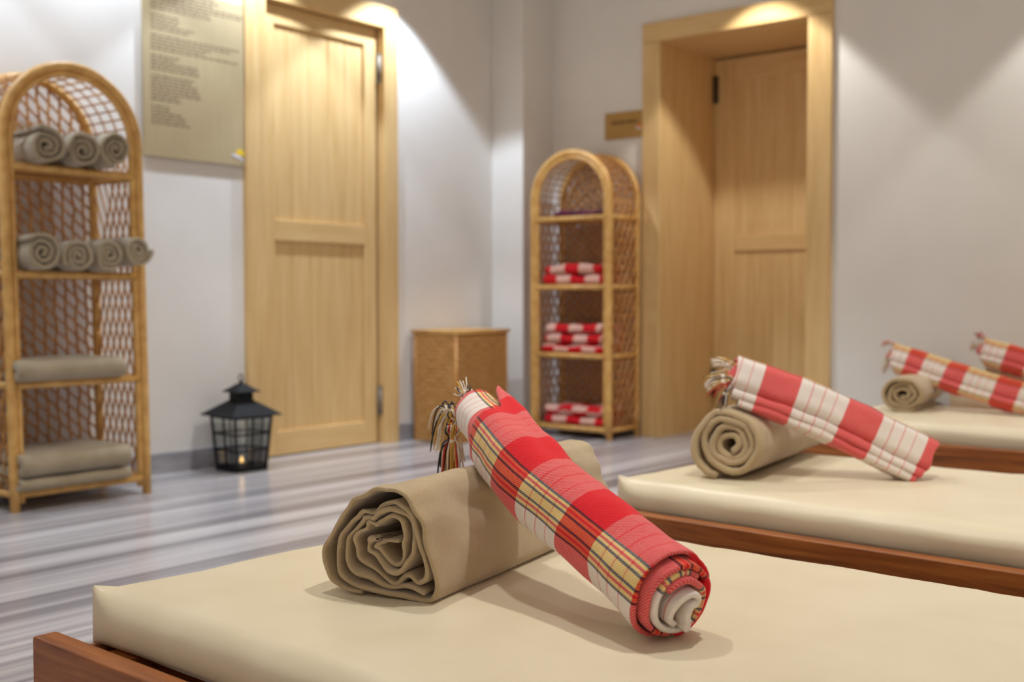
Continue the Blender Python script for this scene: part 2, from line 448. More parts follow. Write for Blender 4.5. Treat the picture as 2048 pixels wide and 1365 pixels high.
for z0, z1 in ((1.815, 1.945), (0.155, 0.285)):
    mb = MB(); hinge(mb, lx + 0.012, 4.030, z0, z1, 0.012); child(mb.build('hinge', M['steel'], smooth=True), d1)

d2 = bpy.data.objects.new('door_2', None); COL.objects.link(d2); struct(d2)
d2.location = (-2.76, YB, 0)
yf = YB - 0.022
mb = MB()
mb.box(-3.283, -3.175, yf, YB + 0.02, 0, 2.07); mb.box(-2.357, -2.235, yf, YB + 0.02, 0, 2.07)
child(mb.build('door_casing', M['pine_v'], bevel=0.003), d2)
mb = MB(); mb.box(-3.283, -2.235, yf, YB + 0.02, 2.072, 2.172); child(mb.build('door_head', M['pine_x'], bevel=0.003), d2)
mb = MB()
mb.box(-3.198, -3.175, YB + 0.02, 5.78, 0, 2.07); mb.box(-2.357, -2.332, YB + 0.02, 5.78, 0, 2.07)
child(mb.build('door_reveal', M['pine_v']), d2)
mb = MB(); mb.box(-3.198, -2.332, YB + 0.02, 5.78, 2.07, 2.095); child(mb.build('door_soffit', M['pine_x']), d2)
ly = 5.70
mb = MB(); mb.box(-3.172, -3.040, ly, ly + 0.04, 0.006, 2.06); mb.box(-2.490, -2.360, ly, ly + 0.04, 0.006, 2.06)
child(mb.build('door_leaf', M['pine_v'], bevel=0.003), d2)
mb = MB()
for z0, z1 in ((0.006, 0.118), (0.995, 1.085), (1.940, 2.06)): mb.box(-3.040, -2.490, ly + 0.0005, ly + 0.04, z0, z1)
child(mb.build('door_rail', M['pine_x'], bevel=0.003), d2)
for z0, z1 in ((0.118, 0.995), (1.085, 1.940)):
    mb = MB(); plank_panel(mb, 'x', -3.040, -2.490, z0, z1, ly, 0.014, 1); child(mb.build('door_panel', M['pine_v']), d2)
for z0, z1 in ((1.825, 1.965), (0.19, 0.33)):
    mb = MB(); hinge(mb, -3.158, ly - 0.012, z0, z1, 0.014); child(mb.build('hinge', M['hinge_dark'], smooth=True), d2)

# ------------------------------------------------------------------ signs
sg = thing('information_board', 'large champagne board of small text on wall left of the left door', 'sign', (XL, 2.93, 1.314))
mb = MB(); mb.box(0.006, 0.016, -0.254, 0.250, 0, 0.708); sgp = mb.build('panel', M['board'], sg, bevel=0.002)
mb = MB()
rnd = random.Random(3)
zc = 0.690
lens = [(.36, 3), (.47, 2), (.33, 2), (0, 1), (.14, 3), (.22, 2), (0, 1), (.46, 2), (.30, 2), (.48, 1), (0, 1), (.14, 2), (.24, 3), (0, 1), (.21, 2), (.26, 4), (.15, 2), (0, 1), (.09, 2), (.17, 3), (.19, 1)]
for ln, k in lens:
    if ln == 0 and mb.v: mb.build('text_block', M['ink'], sgp); mb = MB()
    for j in range(k):
        if ln > 0:
            y = -0.218; end = -0.218 + ln * (0.85 + 0.15 * rnd.random())
            while y < end:
                w = min(rnd.uniform(0.012, 0.036), end - y)
                mb.box(0.0161, 0.0164, y, y + w, zc - 0.0032, zc + 0.0032)
                y += w + 0.006
        zc -= 0.0138
mb.build('text_block', M['ink'], sgp)
def dome_logo(dm, sm, parent, f, u0, z0, s):
    """half disc above a swoosh, built as thin raised shapes; f maps (u, z, d) to local"""
    mb = MB(); n = 18
    pts = [(u0 + s * cos(pi * k / n), z0 + s * 1.15 * sin(pi * k / n)) for k in range(n + 1)]
    vs = [f(a, b, 0) for a, b in pts] + [f(a, b, 0.0012) for a, b in pts]; m = n + 1
    fs = [tuple(range(m, 2 * m)), tuple(range(m - 1, -1, -1))] + [(k, (k + 1) % m, m + (k + 1) % m, m + k) for k in range(m)]
    mb.add(vs, fs); mb.build('emblem_dome', dm, parent, recalc=True)
    mb = MB(); top = []; bot = []
    for k in range(n + 1):
        t = k / n; a = u0 - 2.0 * s + 3.0 * s * t
        c = z0 - s * 0.05 - s * 1.05 * t + 0.25 * s * sin(pi * t)
        h = s * 0.30 * sin(pi * min(1, t * 1.0 + 0.02)) ** 0.7
        top.append((a, c + h)); bot.append((a, c - h))
    pts = top + bot[::-1]; m = len(pts)
    vs = [f(a, b, 0) for a, b in pts] + [f(a, b, 0.0014) for a, b in pts]
    fs = [(k, k + 1, m - 2 - k, m - 1 - k) for k in range(n)] + [(m + m - 1 - k, m + m - 2 - k, m + k + 1, m + k) for k in range(n)]
    fs += [(k, (k + 1) % m, m + (k + 1) % m, m + k) for k in range(m)]
    mb.add(vs, fs); mb.build('emblem_swoosh', sm, parent, recalc=True)
dome_logo(M['logo_y'], M['logo_w'], sgp, lambda u, z, d: (0.0162 + d, u, z), 0.226, 0.046, 0.024)

sp = thing('door_plaque', 'small gold plaque on wall between arched shelf and deep right doorway', 'sign', (-3.405, YB, 1.588))
mb = MB(); mb.box(-0.123, 0.118, -0.012, -0.002, 0, 0.142); spp = mb.build('panel', M['plaque'], sp, bevel=0.0015)
mb = MB(); x = -0.080
for w in (.010, .011, .009, .010, .008, .011, .010, 0, .010, .009, .011, .008, .010, .009):
    if w: mb.box(x, x + w, -0.0126, -0.0121, 0.080, 0.094)
    x += w + 0.0026 if w else 0.006
mb.build('text', M['ink_dark'], spp)
dome_logo(M['logo_o'], M['logo_w'], spp, lambda u, z, d: (u, -0.0122 - d, z), 0.100, 0.052, 0.014)

# ------------------------------------------------------------------ wicker shelves
def wicker_shelf(label, loc, rz, D, zs, R=0.2725, zsp=1.25, rr=0.0042, sr=0.0040, nv=11, lean=0.0, cross=False):
    t = thing('wicker_shelf', label, 'shelf', loc, rz, 'arched wicker shelves')
    pr = 0.017; W2 = R - pr
    def arch_pts(rad, y, z0):
        p = [(-rad, y, z0 + (zsp - z0) * k / 10) for k in range(11)]
        p += [(-rad * cos(pi * k / 28), y, zsp + rad * sin(pi * k / 28)) for k in range(1, 28)]
        p += [(rad, y, zsp - (zsp - z0) * k / 10) for k in range(11)]
        return p
    for nm, y in (('front_arch', pr), ('back_arch', D - pr)):
        mb = MB()
        mb.tube(arch_pts(W2, y, 0.0), pr, 10)
        if nm == 'front_arch':
            mb.tube(arch_pts(W2 - 0.026, y + 0.003, 0.03), 0.012, 8)
        mb.build(nm, M['rattan'], t, smooth=True)
    for z in zs:
        mb = MB()
        zz = z - 0.012
        mb.tube([(-W2 + 0.02, pr, zz), (W2 - 0.02, pr, zz)], 0.014, 10)
        mb.tube([(-W2 + 0.02, D - pr, zz), (W2 - 0.02, D - pr, zz)], 0.012, 8)
        for s in (-1, 1): mb.tube([(s * W2, pr, zz), (s * W2, D - pr, zz)], 0.013, 8)
        nr = 30
        for k in range(nr):
            x = -W2 + 0.02 + (2 * W2 - 0.04) * (k + 0.5) / nr
            mb.tube([(x, pr, zz + 0.006), (x, D - pr, zz + 0.006)], 0.0055, 6)
        mb.build('shelf', M['rattan'], t, smooth=True)
    # back lattice
    mb = MB()
    z0 = zs[0]
    def inside(x, z):
        if abs(x) > W2 - 0.004 or z < z0: return False
        return z < zsp or (x * x + (z - zsp) ** 2) < (W2 - 0.004) ** 2
    yb = D - pr
    for k in range(1, nv):
        x = -W2 + 2 * W2 * k / nv
        zt = zsp + sqrt(max(0, W2 * W2 - x * x))
        mb.tube([(x + 0.004 * sin(j * 2.1 + k), yb + 0.004 * (-1) ** (j + k), z0 + (zt - z0) * j / 24) for j in range(25)], rr, 5)
    def diag(slope, pitch, off):
        c = -3.0
        while c < 3.0:
            run = []
            for j in range(121):
                x = -W2 + 2 * W2 * j / 120; z = z0 + slope * (x + W2) + c
                if inside(x, z): run.append((x, yb + off * 0.5, z))
                elif len(run) > 2: mb.tube(run[::6] + [run[-1]] if len(run) > 8 else run, rr * 0.85, 5); run = []
                else: run = []
            if len(run) > 2: mb.tube(run[::6] + [run[-1]] if len(run) > 8 else run, rr * 0.85, 5)
            c += pitch
    diag(-0.9, 0.050, 0.006)
    if cross: diag(0.9, 0.05, -0.006)
    mb.build('back_panel', M['reed'], t, smooth=True)
    # sides
    for s in (-1, 1):
        mb = MB()
        x = s * W2
        s_ = 2.5 if sr < 0.005 else 1.9
        for sl, off in ((s_, 0.003), (-s_, -0.003)):
            c = -1.2; pitch = 0.105 if sr < 0.005 else 0.098
            while c < 1.6:
                run = []
                for j in range(61):
                    y = 0.03 + (D - 0.06) * j / 60; z = z0 + sl * y + c
                    if z0 - 0.01 < z < zsp: run.append((x + off, y, z))
                if len(run) > 3: mb.tube([run[0], run[len(run) // 2], run[-1]], sr, 5)
                c += pitch
        mb.build('side_panel', M['reed'], t, smooth=True)
    # hood
    mb = MB()
    for k in range(1, 5):
        y = D * k / 5
        mb.tube([(-W2 * cos(pi * j / 28), y, zsp + W2 * sin(pi * j / 28)) for j in range(29)], 0.0035, 5)
    for j in range(0, 23):
        a = pi * j / 22
        mb.tube([(-W2 * cos(a), pr, zsp + W2 * sin(a)), (-W2 * cos(a), D - pr, zsp + W2 * sin(a))], 0.0036, 6)
    mb.build('hood', M['reed'], t, smooth=True)
    for ch in t.children:
        for v in ch.data.vertices: v.co.x -= lean * v.co.z
    return t
Z1 = (0.072, 0.446, 0.826, 1.192); Z2 = (0.062, 0.442, 0.802, 1.162)
wicker_shelf('arched wicker shelf of beige towels at the left edge below the board', (-3.735, 2.186, 0), pi / 2, 0.345, Z1, zsp=1.29, lean=0.018, rr=0.0056, nv=12)
wicker_shelf('arched wicker shelf of red checked cloths beside the tall woven basket', (-3.538, 4.825, 0), radians(0.6), 0.295, Z2, R=0.262, zsp=1.25, rr=0.0055, sr=0.0058, nv=16, cross=True)

# ------------------------------------------------------------------ cloth sheet builder
def sheet(mb, chain, th, Ls, xf, ufun=None, vfun=None, off0=None, off1=None, mi=0, endround=0.0035, dth=None):
    """chain: 2D centreline; Ls: list of stations 0..1; xf(a,b,l,s)->Vector"""
    n = len(chain)
    P = [Vector((c[0], c[1])) for c in chain]
    arc = [0.0]
    for i in range(1, n): arc.append(arc[-1] + (P[i] - P[i - 1]).length)
    tot = arc[-1]
    Nn = []
    for i in range(n):
        t = P[min(i + 1, n - 1)] - P[max(i - 1, 0)]
        t = t.normalized() if t.length > 1e-9 else Vector((1, 0))
        Nn.append(Vector((-t.y, t.x)))
    ring = [(i, 1) for i in range(n)] + [(i, -1) for i in range(n - 1, -1, -1)]
    rn = len(ring); ns = len(Ls)
    # stations with rounded ends
    st = [(Ls[0], 0.25, 0)] + [(Ls[0], 0.8, 1)] + [(Ls[0], 1.0, 2)] + [(l, 1.0, 3) for l in Ls[1:-1]] + [(Ls[-1], 1.0, -2), (Ls[-1], 0.8, -1), (Ls[-1], 0.25, 0.5)]
    vs = []; uvl = []
    for l, k, code in st:
        for i, sd in ring:
            s = arc[i] / tot
            e0 = off0(s, i) if off0 else 0.0; e1 = off1(s, i) if off1 else 0.0
            tt = th * (dth(s) if dth else 1.0)
            q = P[i] + Nn[i] * (sd * tt * 0.5 * k)
            add = {0: 0, 1: endround * 0.35, 2: endround, 3: 0, -2: -endround, -1: -endround * 0.35, 0.5: 0}[code]
            vs.append(xf(q.x, q.y, l, s, e0 * (1 - l) + e1 * l + add))
            uvl.append((ufun(arc[i], s) if ufun else arc[i], vfun(l, e0 * (1 - l) + e1 * l + add) if vfun else l))
    fs = []; uvs = []
    m = len(st)
    for j in range(m - 1):
        for i in range(rn):
            i2 = (i + 1) % rn
            f = (j * rn + i, j * rn + i2, (j + 1) * rn + i2, (j + 1) * rn + i)
            fs.append(f); uvs.append([uvl[q] for q in f])
    for j in (0, m - 1):
        for i in range(n - 1):
            f = (j * rn + i, j * rn + i + 1, j * rn + rn - 2 - i, j * rn + rn - 1 - i)
            if j: f = f[::-1]
            fs.append(f); uvs.append([uvl[q] for q in f])
    mb.add(vs, fs, uvs, mi)

def stations(n): return [k / n for k in range(n + 1)]
def spiral(R, r0, turns, sw=1.0, sh=1.0, phase=0.0, jit=0.05, seed=0, per=26, flat=0.0, direc=1):
    pts = []; n = int(turns * per)
    for k in range(n + 1):
        t = k / n; th = phase + direc * 2 * pi * turns * t
        r = r0 + (R - r0) * t
        nz = noise.noise(Vector((cos(th) * 1.3 + seed * 7.1, sin(th) * 1.3, t * turns * 0.7)))
        r *= 1 + jit * nz * 2
        x = r * cos(th) * sw; y = r * sin(th) * sh
        if flat and y < -R * sh * (1 - flat): y = -R * sh * (1 - flat) + (y + R * sh * (1 - flat)) * 0.25
        pts.append((x, y))
    return pts

def roll_mesh(name, P, A, Lx, chains, th, mat, seed=0, nst=14, wr=0.004, off=None, creases=0.0):
    """rolled towel lying on a surface: P is the point below the near end, A its axis"""
    A = Vector(A).normalized(); Zv = Vector((0, 0, 1))
    Uv = A.cross(Zv).normalized()
    mb = MB()
    bot = min(c[1] for ch in chains for c in ch) - th / 2
    for ci, ch in enumerate(chains):
        def xf(a, b, l, s, add, ci=ci):
            d = noise.noise(Vector((a * 14 + seed, b * 14, l * Lx * 7))) * wr
            d2 = noise.noise(Vector((a * 40 + seed, b * 40 + l * 9, l * Lx * 22))) * wr * 0.4
            if creases:
                ang = atan2(b, a); e = math.exp(-l * Lx / 0.16)
                d += creases * e * noise.noise(Vector((cos(ang) * 1.8 + l * Lx * 4, sin(ang) * 1.8 + s, l * Lx * 5 + seed)))
                d += creases * 0.5 * noise.noise(Vector((cos(ang) * 2.6 - l * Lx * 9, sin(ang) * 2.6, l * Lx * 3 + seed * 2)))
            rad = sqrt(a * a + b * b) + 1e-6
            bb = b - bot
            g = (d + d2) * min(1.0, bb / 0.02)
            a2 = a + a / rad * g; b2 = bb + b / rad * g
            return Uv * a2 + Zv * max(b2, 0.0) + A * (l * Lx + add)
        o0 = (lambda s, i, ci=ci: off(s, ci)) if off else None
        sheet(mb, ch, th, stations(nst), xf, off0=o0)
    o = mb.build(name, mat, smooth=True, recalc=True)
    o.location = P
    return o

# ------------------------------------------------------------------ beds
def bed(idx, loc, rz, Lb, Wf, my0, my1, mx0, label_b, label_m, dz=0.0, tilt_top=0.0):
    zr = 0.24 + dz
    t = thing('bed_frame', label_b, 'bed', loc, rz, 'low wooden beds')
    z0 = zr - 0.11
    for y0 in (0.0, Wf - 0.038):
        mb = MB(); mb.box(0, Lb, y0, y0 + 0.038, z0, zr); mb.build('side_rail', M['teak'], t, bevel=0.004)
    for nm, x0 in (('foot_rail', 0.045), ('head_rail', Lb - 0.08)):
        mb = MB(); mb.box(x0, x0 + 0.035, 0.0385, Wf - 0.0385, z0, zr - 0.0165); mb.build(nm, M['teak_y'], t, bevel=0.003)
    for x0 in (0.10, Lb - 0.16):
        for y0 in (0.0385, Wf - 0.0985):
            mb = MB(); mb.box(x0, x0 + 0.06, y0, y0 + 0.06, 0, zr - 0.016); mb.build('leg', M['teak'], t, bevel=0.003)
    mb = MB(); mb.box(0.081, Lb - 0.081, 0.0985, Wf - 0.0985, zr - 0.035, zr - 0.016); mb.build('base_panel', M['teak'], t)
    # mattress
    zb = zr - 0.015; zt = zr + 0.06
    wM = my1 - my0; nx = 110; ny = 44
    x1 = Lb - 0.05
    mb = MB()
    def prof(xr):
        """closed (y,z) ring at distance xr from the nearer end"""
        e = math.exp(-xr / 0.022)
        r = 0.030 * (1 - e) + 0.004
        rb = 0.012 * (1 - e) + 0.003
        pts = []
        H = zt - zb
        for (cx_, cz_, a0, rad) in ((wM - rb, rb, -90, rb), (wM - r * 0.8, H - r * 0.8, 0, r * 0.8), (r, H - r, 90, r), (rb, rb, 180, rb)):
            for k in range(9):
                a = radians(a0 + 90 * k / 8)
                pts.append((cx_ + rad * cos(a), cz_ + rad * sin(a)))
            if a0 == 0:
                ya = wM - r * 0.8; yb_ = r
                for k in range(1, 24):
                    pts.append((ya + (yb_ - ya) * k / 24, H))
        out = []
        for y, z in pts:
            edge = min(y, wM - y)
            ear = 0.013 * math.exp(-xr / 0.020) * math.exp(-max(edge, 0) / 0.018) * (z / H) ** 2
            puff = 0.004 * (1 - math.exp(-xr / 0.05)) * (1 - math.exp(-max(edge, 0) / 0.06)) * (1 if z > H * 0.9 else 0)
            bul = 0.006 * sin(pi * min(1, max(0, z / H))) * (1 - e)
            yy = y + (-bul if y < wM * 0.5 else bul)
            out.append((yy, z + ear + puff))
        return out
    xs = []
    for k in range(nx + 1):
        u = k / nx
        xs.append(mx0 + (x1 - mx0) * (0.5 - 0.5 * cos(pi * u)) if False else mx0 + (x1 - mx0) * (u ** 1.6 if u < 0.5 else 1 - (1 - u) ** 1.6 * 1.0) if False else None)
    # denser stations near both ends
    base = [0, .002, .005, .009, .014, .02, .028, .038, .05, .065, .085, .11]
    Lm = x1 - mx0
    mid = [.11 + (Lm - .22) * k / 60 for k in range(1, 60)]
    sx = base + mid + [Lm - q for q in base[::-1]]
    rn = None; vs = []
    for x in sx:
        xr = min(x, Lm - x)
        pr = prof(xr); rn = len(pr)
        for q, (y, z) in enumerate(pr):
            far = 1.0 if (y > wM - 0.03 and z > 0.05) else 0.0
            z += far * 0.0035 * max(0, noise.noise(Vector((x * 18 + idx * 5, 3.1, 0)))) 
            wob = 0.002 * noise.noise(Vector((x * 9 + idx, y * 7, z * 30)))
            vx = x + (0.003 * noise.noise(Vector((z * 60, y * 30, idx))) if x < 0.02 else 0)
            vs.append((mx0 + vx, my0 + y + wob, zb + max(z, 0) + (wob if z > 0.02 else 0)))
    fs = []
    for j in range(len(sx) - 1):
        for i in range(rn):
            i2 = (i + 1) % rn
            fs.append((j * rn + i, j * rn + i2, (j + 1) * rn + i2, (j + 1) * rn + i))
    fs.append(tuple(range(rn - 1, -1, -1))); fs.append(tuple(range((len(sx) - 1) * rn, len(sx) * rn)))
    mb.add(vs, fs)
    o = mb.build('mattress', M['vinyl'], smooth=True, recalc=True)
    for p in o.data.polygons:
        if len(p.vertices) > 6: p.use_smooth = False
    o.location = loc; o.rotation_euler = (0, 0, rz)
    tag(o, label_m, 'mattress', 'cream mattresses')
    return t
bed(1, (-1.575, 0.832, 0), radians(-1.6), 2.0, 0.985, 0.065, 0.945, 0.055,
    'low wooden bed frame nearest the camera with its corner at bottom left',
    'nearest cream vinyl mattress carrying the largest beige roll')
bed(2, (-1.56, 2.187, 0), radians(-2.7), 2.0, 0.845, 0.062, 0.80, 0.055,
    'low wooden bed frame second from the camera behind the sharp plaid towel',
    'cream vinyl mattress second from the camera in the row')
bed(3, (-1.83, 3.895, 0), radians(-3.2), 2.2, 0.79, 0.062, 0.745, 0.055,
    'low wooden bed frame third from the camera near the back wall',
    'cream vinyl mattress third from the camera at right edge')
bed(4, (-1.60, 4.715, 0), radians(-2.0), 2.2, 0.43, 0.030, 0.40, 0.055,
    'farthest low wooden bed frame mostly hidden against the back wall',
    'farthest cream mattress mostly hidden under the rearmost towel roll', dz=0.05)

# ------------------------------------------------------------------ beige rolls on the beds
CH_A = [(-0.0566, 0.0797), (-0.0728, 0.0788), (-0.0891, 0.0763), (-0.099, 0.072), (-0.0965, 0.0636), (-0.0827, 0.0506), (-0.0697, 0.0418), (-0.0597, 0.0429), (-0.0511, 0.0517), (-0.0474, 0.0669), (-0.0467, 0.0845), (-0.0493, 0.0977), (-0.0565, 0.1104), (-0.0677, 0.1158), (-0.0807, 0.1138), (-0.0971, 0.1052), (-0.1137, 0.094), (-0.1305, 0.0786), (-0.1343, 0.0671), (-0.1287, 0.0547), (-0.1141, 0.0377), (-0.0943, 0.0264), (-0.0747, 0.0185), (-0.065, 0.0177), (-0.0536, 0.0258), (-0.0432, 0.0308), (-0.0353, 0.0287), (-0.0266, 0.0234), (-0.0163, 0.0283), (-0.0092, 0.0405), (-0.011, 0.0549), (-0.0188, 0.0767), (-0.0302, 0.0989), (-0.0397, 0.12), (-0.0516, 0.1317), (-0.066, 0.1358), (-0.0823, 0.1307), (-0.1036, 0.1193), (-0.1236, 0.1088), (-0.1405, 0.1003), (-0.1516, 0.0847), (-0.162, 0.0642), (-0.1638, 0.0431), (-0.1562, 0.0273), (-0.1427, 0.015), (-0.1226, 0.0085), (-0.0977, 0.0061), (-0.065, 0.0034), (-0.033, 0.0012), (-0.0109, 0.001), (-0.0015, 0.0095), (0.0024, 0.0286), (-0.0021, 0.0612), (-0.0153, 0.0931), (-0.0231, 0.1149), (-0.0325, 0.1381), (-0.0435, 0.1532), (-0.0643, 0.1561), (-0.0936, 0.149), (-0.1218, 0.1384), (-0.1437, 0.12), (-0.1677, 0.0942), (-0.1851, 0.0688), (-0.1908, 0.0556), (-0.186, 0.040), (-0.172, 0.022), (-0.150, 0.006), (-0.120, 0.002)]
CH_B = [(-0.094, 0.0796), (-0.1039, 0.0786), (-0.1139, 0.0707), (-0.104, 0.0567), (-0.0909, 0.0459), (-0.0779, 0.0365), (-0.0649, 0.0326), (-0.052, 0.0354), (-0.0408, 0.0475), (-0.0327, 0.0672), (-0.035, 0.0884), (-0.0421, 0.1104), (-0.0516, 0.123), (-0.0644, 0.1272), (-0.0807, 0.1243), (-0.1037, 0.1114), (-0.1271, 0.0954), (-0.144, 0.0772), (-0.1475, 0.0588), (-0.1409, 0.0429), (-0.1225, 0.0285), (-0.1009, 0.0173), (-0.0812, 0.0116), (-0.0569, 0.0132), (-0.0329, 0.0149), (-0.014, 0.0119)]
cA = [(p.x + 0.09, p.y - 0.078) for p in catmull(CH_A, 4)]
cB = [(p.x + 0.09, p.y - 0.078) for p in catmull(CH_B, 4)]
AX1 = Vector((-0.187, 0.982, 0)).normalized(); U1 = AX1.cross(Vector((0, 0, 1)))
P1 = Vector((-1.073, 1.141, 0.3035)) - U1 * 0.09
def off1(s, ci):
    if ci == 1: return 0.010 + 0.006 * sin(s * 23)
    d = 0.014 * (1 - s) ** 0.7 + 0.004 * sin(s * 31)
    if s > 0.84: d += 0.005 * min(1, (s - 0.84) / 0.08)
    return d
r1 = roll_mesh('rolled_bath_towel', P1, AX1, 0.625, [cA, cB], 0.0066, M['terry'], seed=1, nst=40, wr=0.007, creases=0.009, off=off1)
tag(r1, 'largest sharp beige rolled bath towel on the nearest mattress', 'towel', 'beige towel rolls on beds')

def plain_roll(label, P, A, Lx, R, sw, sh, turns, th, seed, phase=0.4, mat='terry', group='beige towel rolls on beds', nst=12, core=0.012, direc=1, flat=0.08, jit=0.04, wr=0.004):
    ch = spiral(R, core, turns, sw, sh, phase, jit, seed, 24, flat, direc)
    o = roll_mesh('rolled_bath_towel', P, A, Lx, [ch], th, M[mat], seed=seed, nst=nst, wr=wr,
                  off=lambda s, ci: 0.012 * (1 - s) + 0.003 * sin(s * 27 + seed))
    return tag(o, label, 'towel', group)
plain_roll('beige rolled bath towel on the second mattress under a leaning folded plaid towel', (-1.285, 2.385, 0.3035), (-0.146, 0.989, 0), 0.63, 0.085, 1.02, 0.95, 3.9, 0.0155, 11, phase=-1.3, jit=0.11, core=0.016)
plain_roll('beige rolled bath towel on the third mattress before the back wall', (-1.553, 4.235, 0.3035), (-0.12, 0.99, 0), 0.40, 0.070, 1.18, 0.94, 3.2, 0.0130, 23, phase=-2.3, jit=0.07)
plain_roll('farthest beige rolled towel at right edge under the rearmost plaid towel', (-1.375, 4.775, 0.3535), (0.1, 0.99, 0), 0.30, 0.060, 1.0, 1.0, 3.2, 0.013, 31, phase=0.2)

# ------------------------------------------------------------------ plaid towels
def path_frames(path, n):
    C = catmull(path, 10)
    arc = [0]
    for i in range(1, len(C)): arc.append(arc[-1] + (C[i] - C[i - 1]).length)
    tot = arc[-1]
    def at(l):
        d = l * tot
        if d <= 0: t = (C[1] - C[0]).normalized(); return C[0] + t * d, t
        if d >= tot: t = (C[-1] - C[-2]).normalized(); return C[-1] + t * (d - tot), t
        for i in range(1, len(C)):
            if arc[i] >= d:
                f = (d - arc[i - 1]) / (arc[i] - arc[i - 1]); return C[i - 1].lerp(C[i], f), (C[i] - C[i - 1]).normalized()
    return at, tot
def tassel(root, p0, dirs, ln, seed, weights=(7, 2, 2, 1), n=26, spread=0.004, r=0.0012):
    """a bunch of threads knotted near its root and fanning out at the tip"""
    rnd = random.Random(seed); mb = MB()
    p0 = Vector(p0); m = 10
    axis = [p0]
    for j in range(1, m):
        t = j / (m - 1)
        axis.append(axis[-1] + Vector(dirs[0]).lerp(Vector(dirs[1]), t).normalized() * ln / (m - 1))
    for k in range(n):
        mi = rnd.choices(range(4), weights)[0]
        o = Vector((rnd.gauss(0, 1), rnd.gauss(0, 1), rnd.gauss(0, 1))) * spread
        ph = rnd.uniform(0, 6); cut = rnd.choice((0, 0, 0, 1))
        pts = []
        for j in range(m - cut):
            t = j / (m - 1)
            g = 1.0 - 0.75 * math.exp(-((t - 0.28) / 0.12) ** 2)
            wig = Vector((sin(t * 4 + ph), cos(t * 4 + ph * 1.7), sin(t * 3 + ph))) * 0.0012 * t
            pts.append(axis[j] + o * g * (0.8 + 0.6 * t) + wig)
        mb.tube(pts, [r] * (len(pts) - 1) + [r * 0.6], 5, mi=mi)
    q = axis[3]; d = (axis[4] - axis[2]).normalized()
    mb.tube([q - d * 0.006, q - d * 0.003, q + d * 0.003, q + d * 0.006], [0.002, spread * 1.1, spread * 1.1, 0.002], 8, mi=0)
    return mb.build('tassel', THREADS, root, smooth=True)

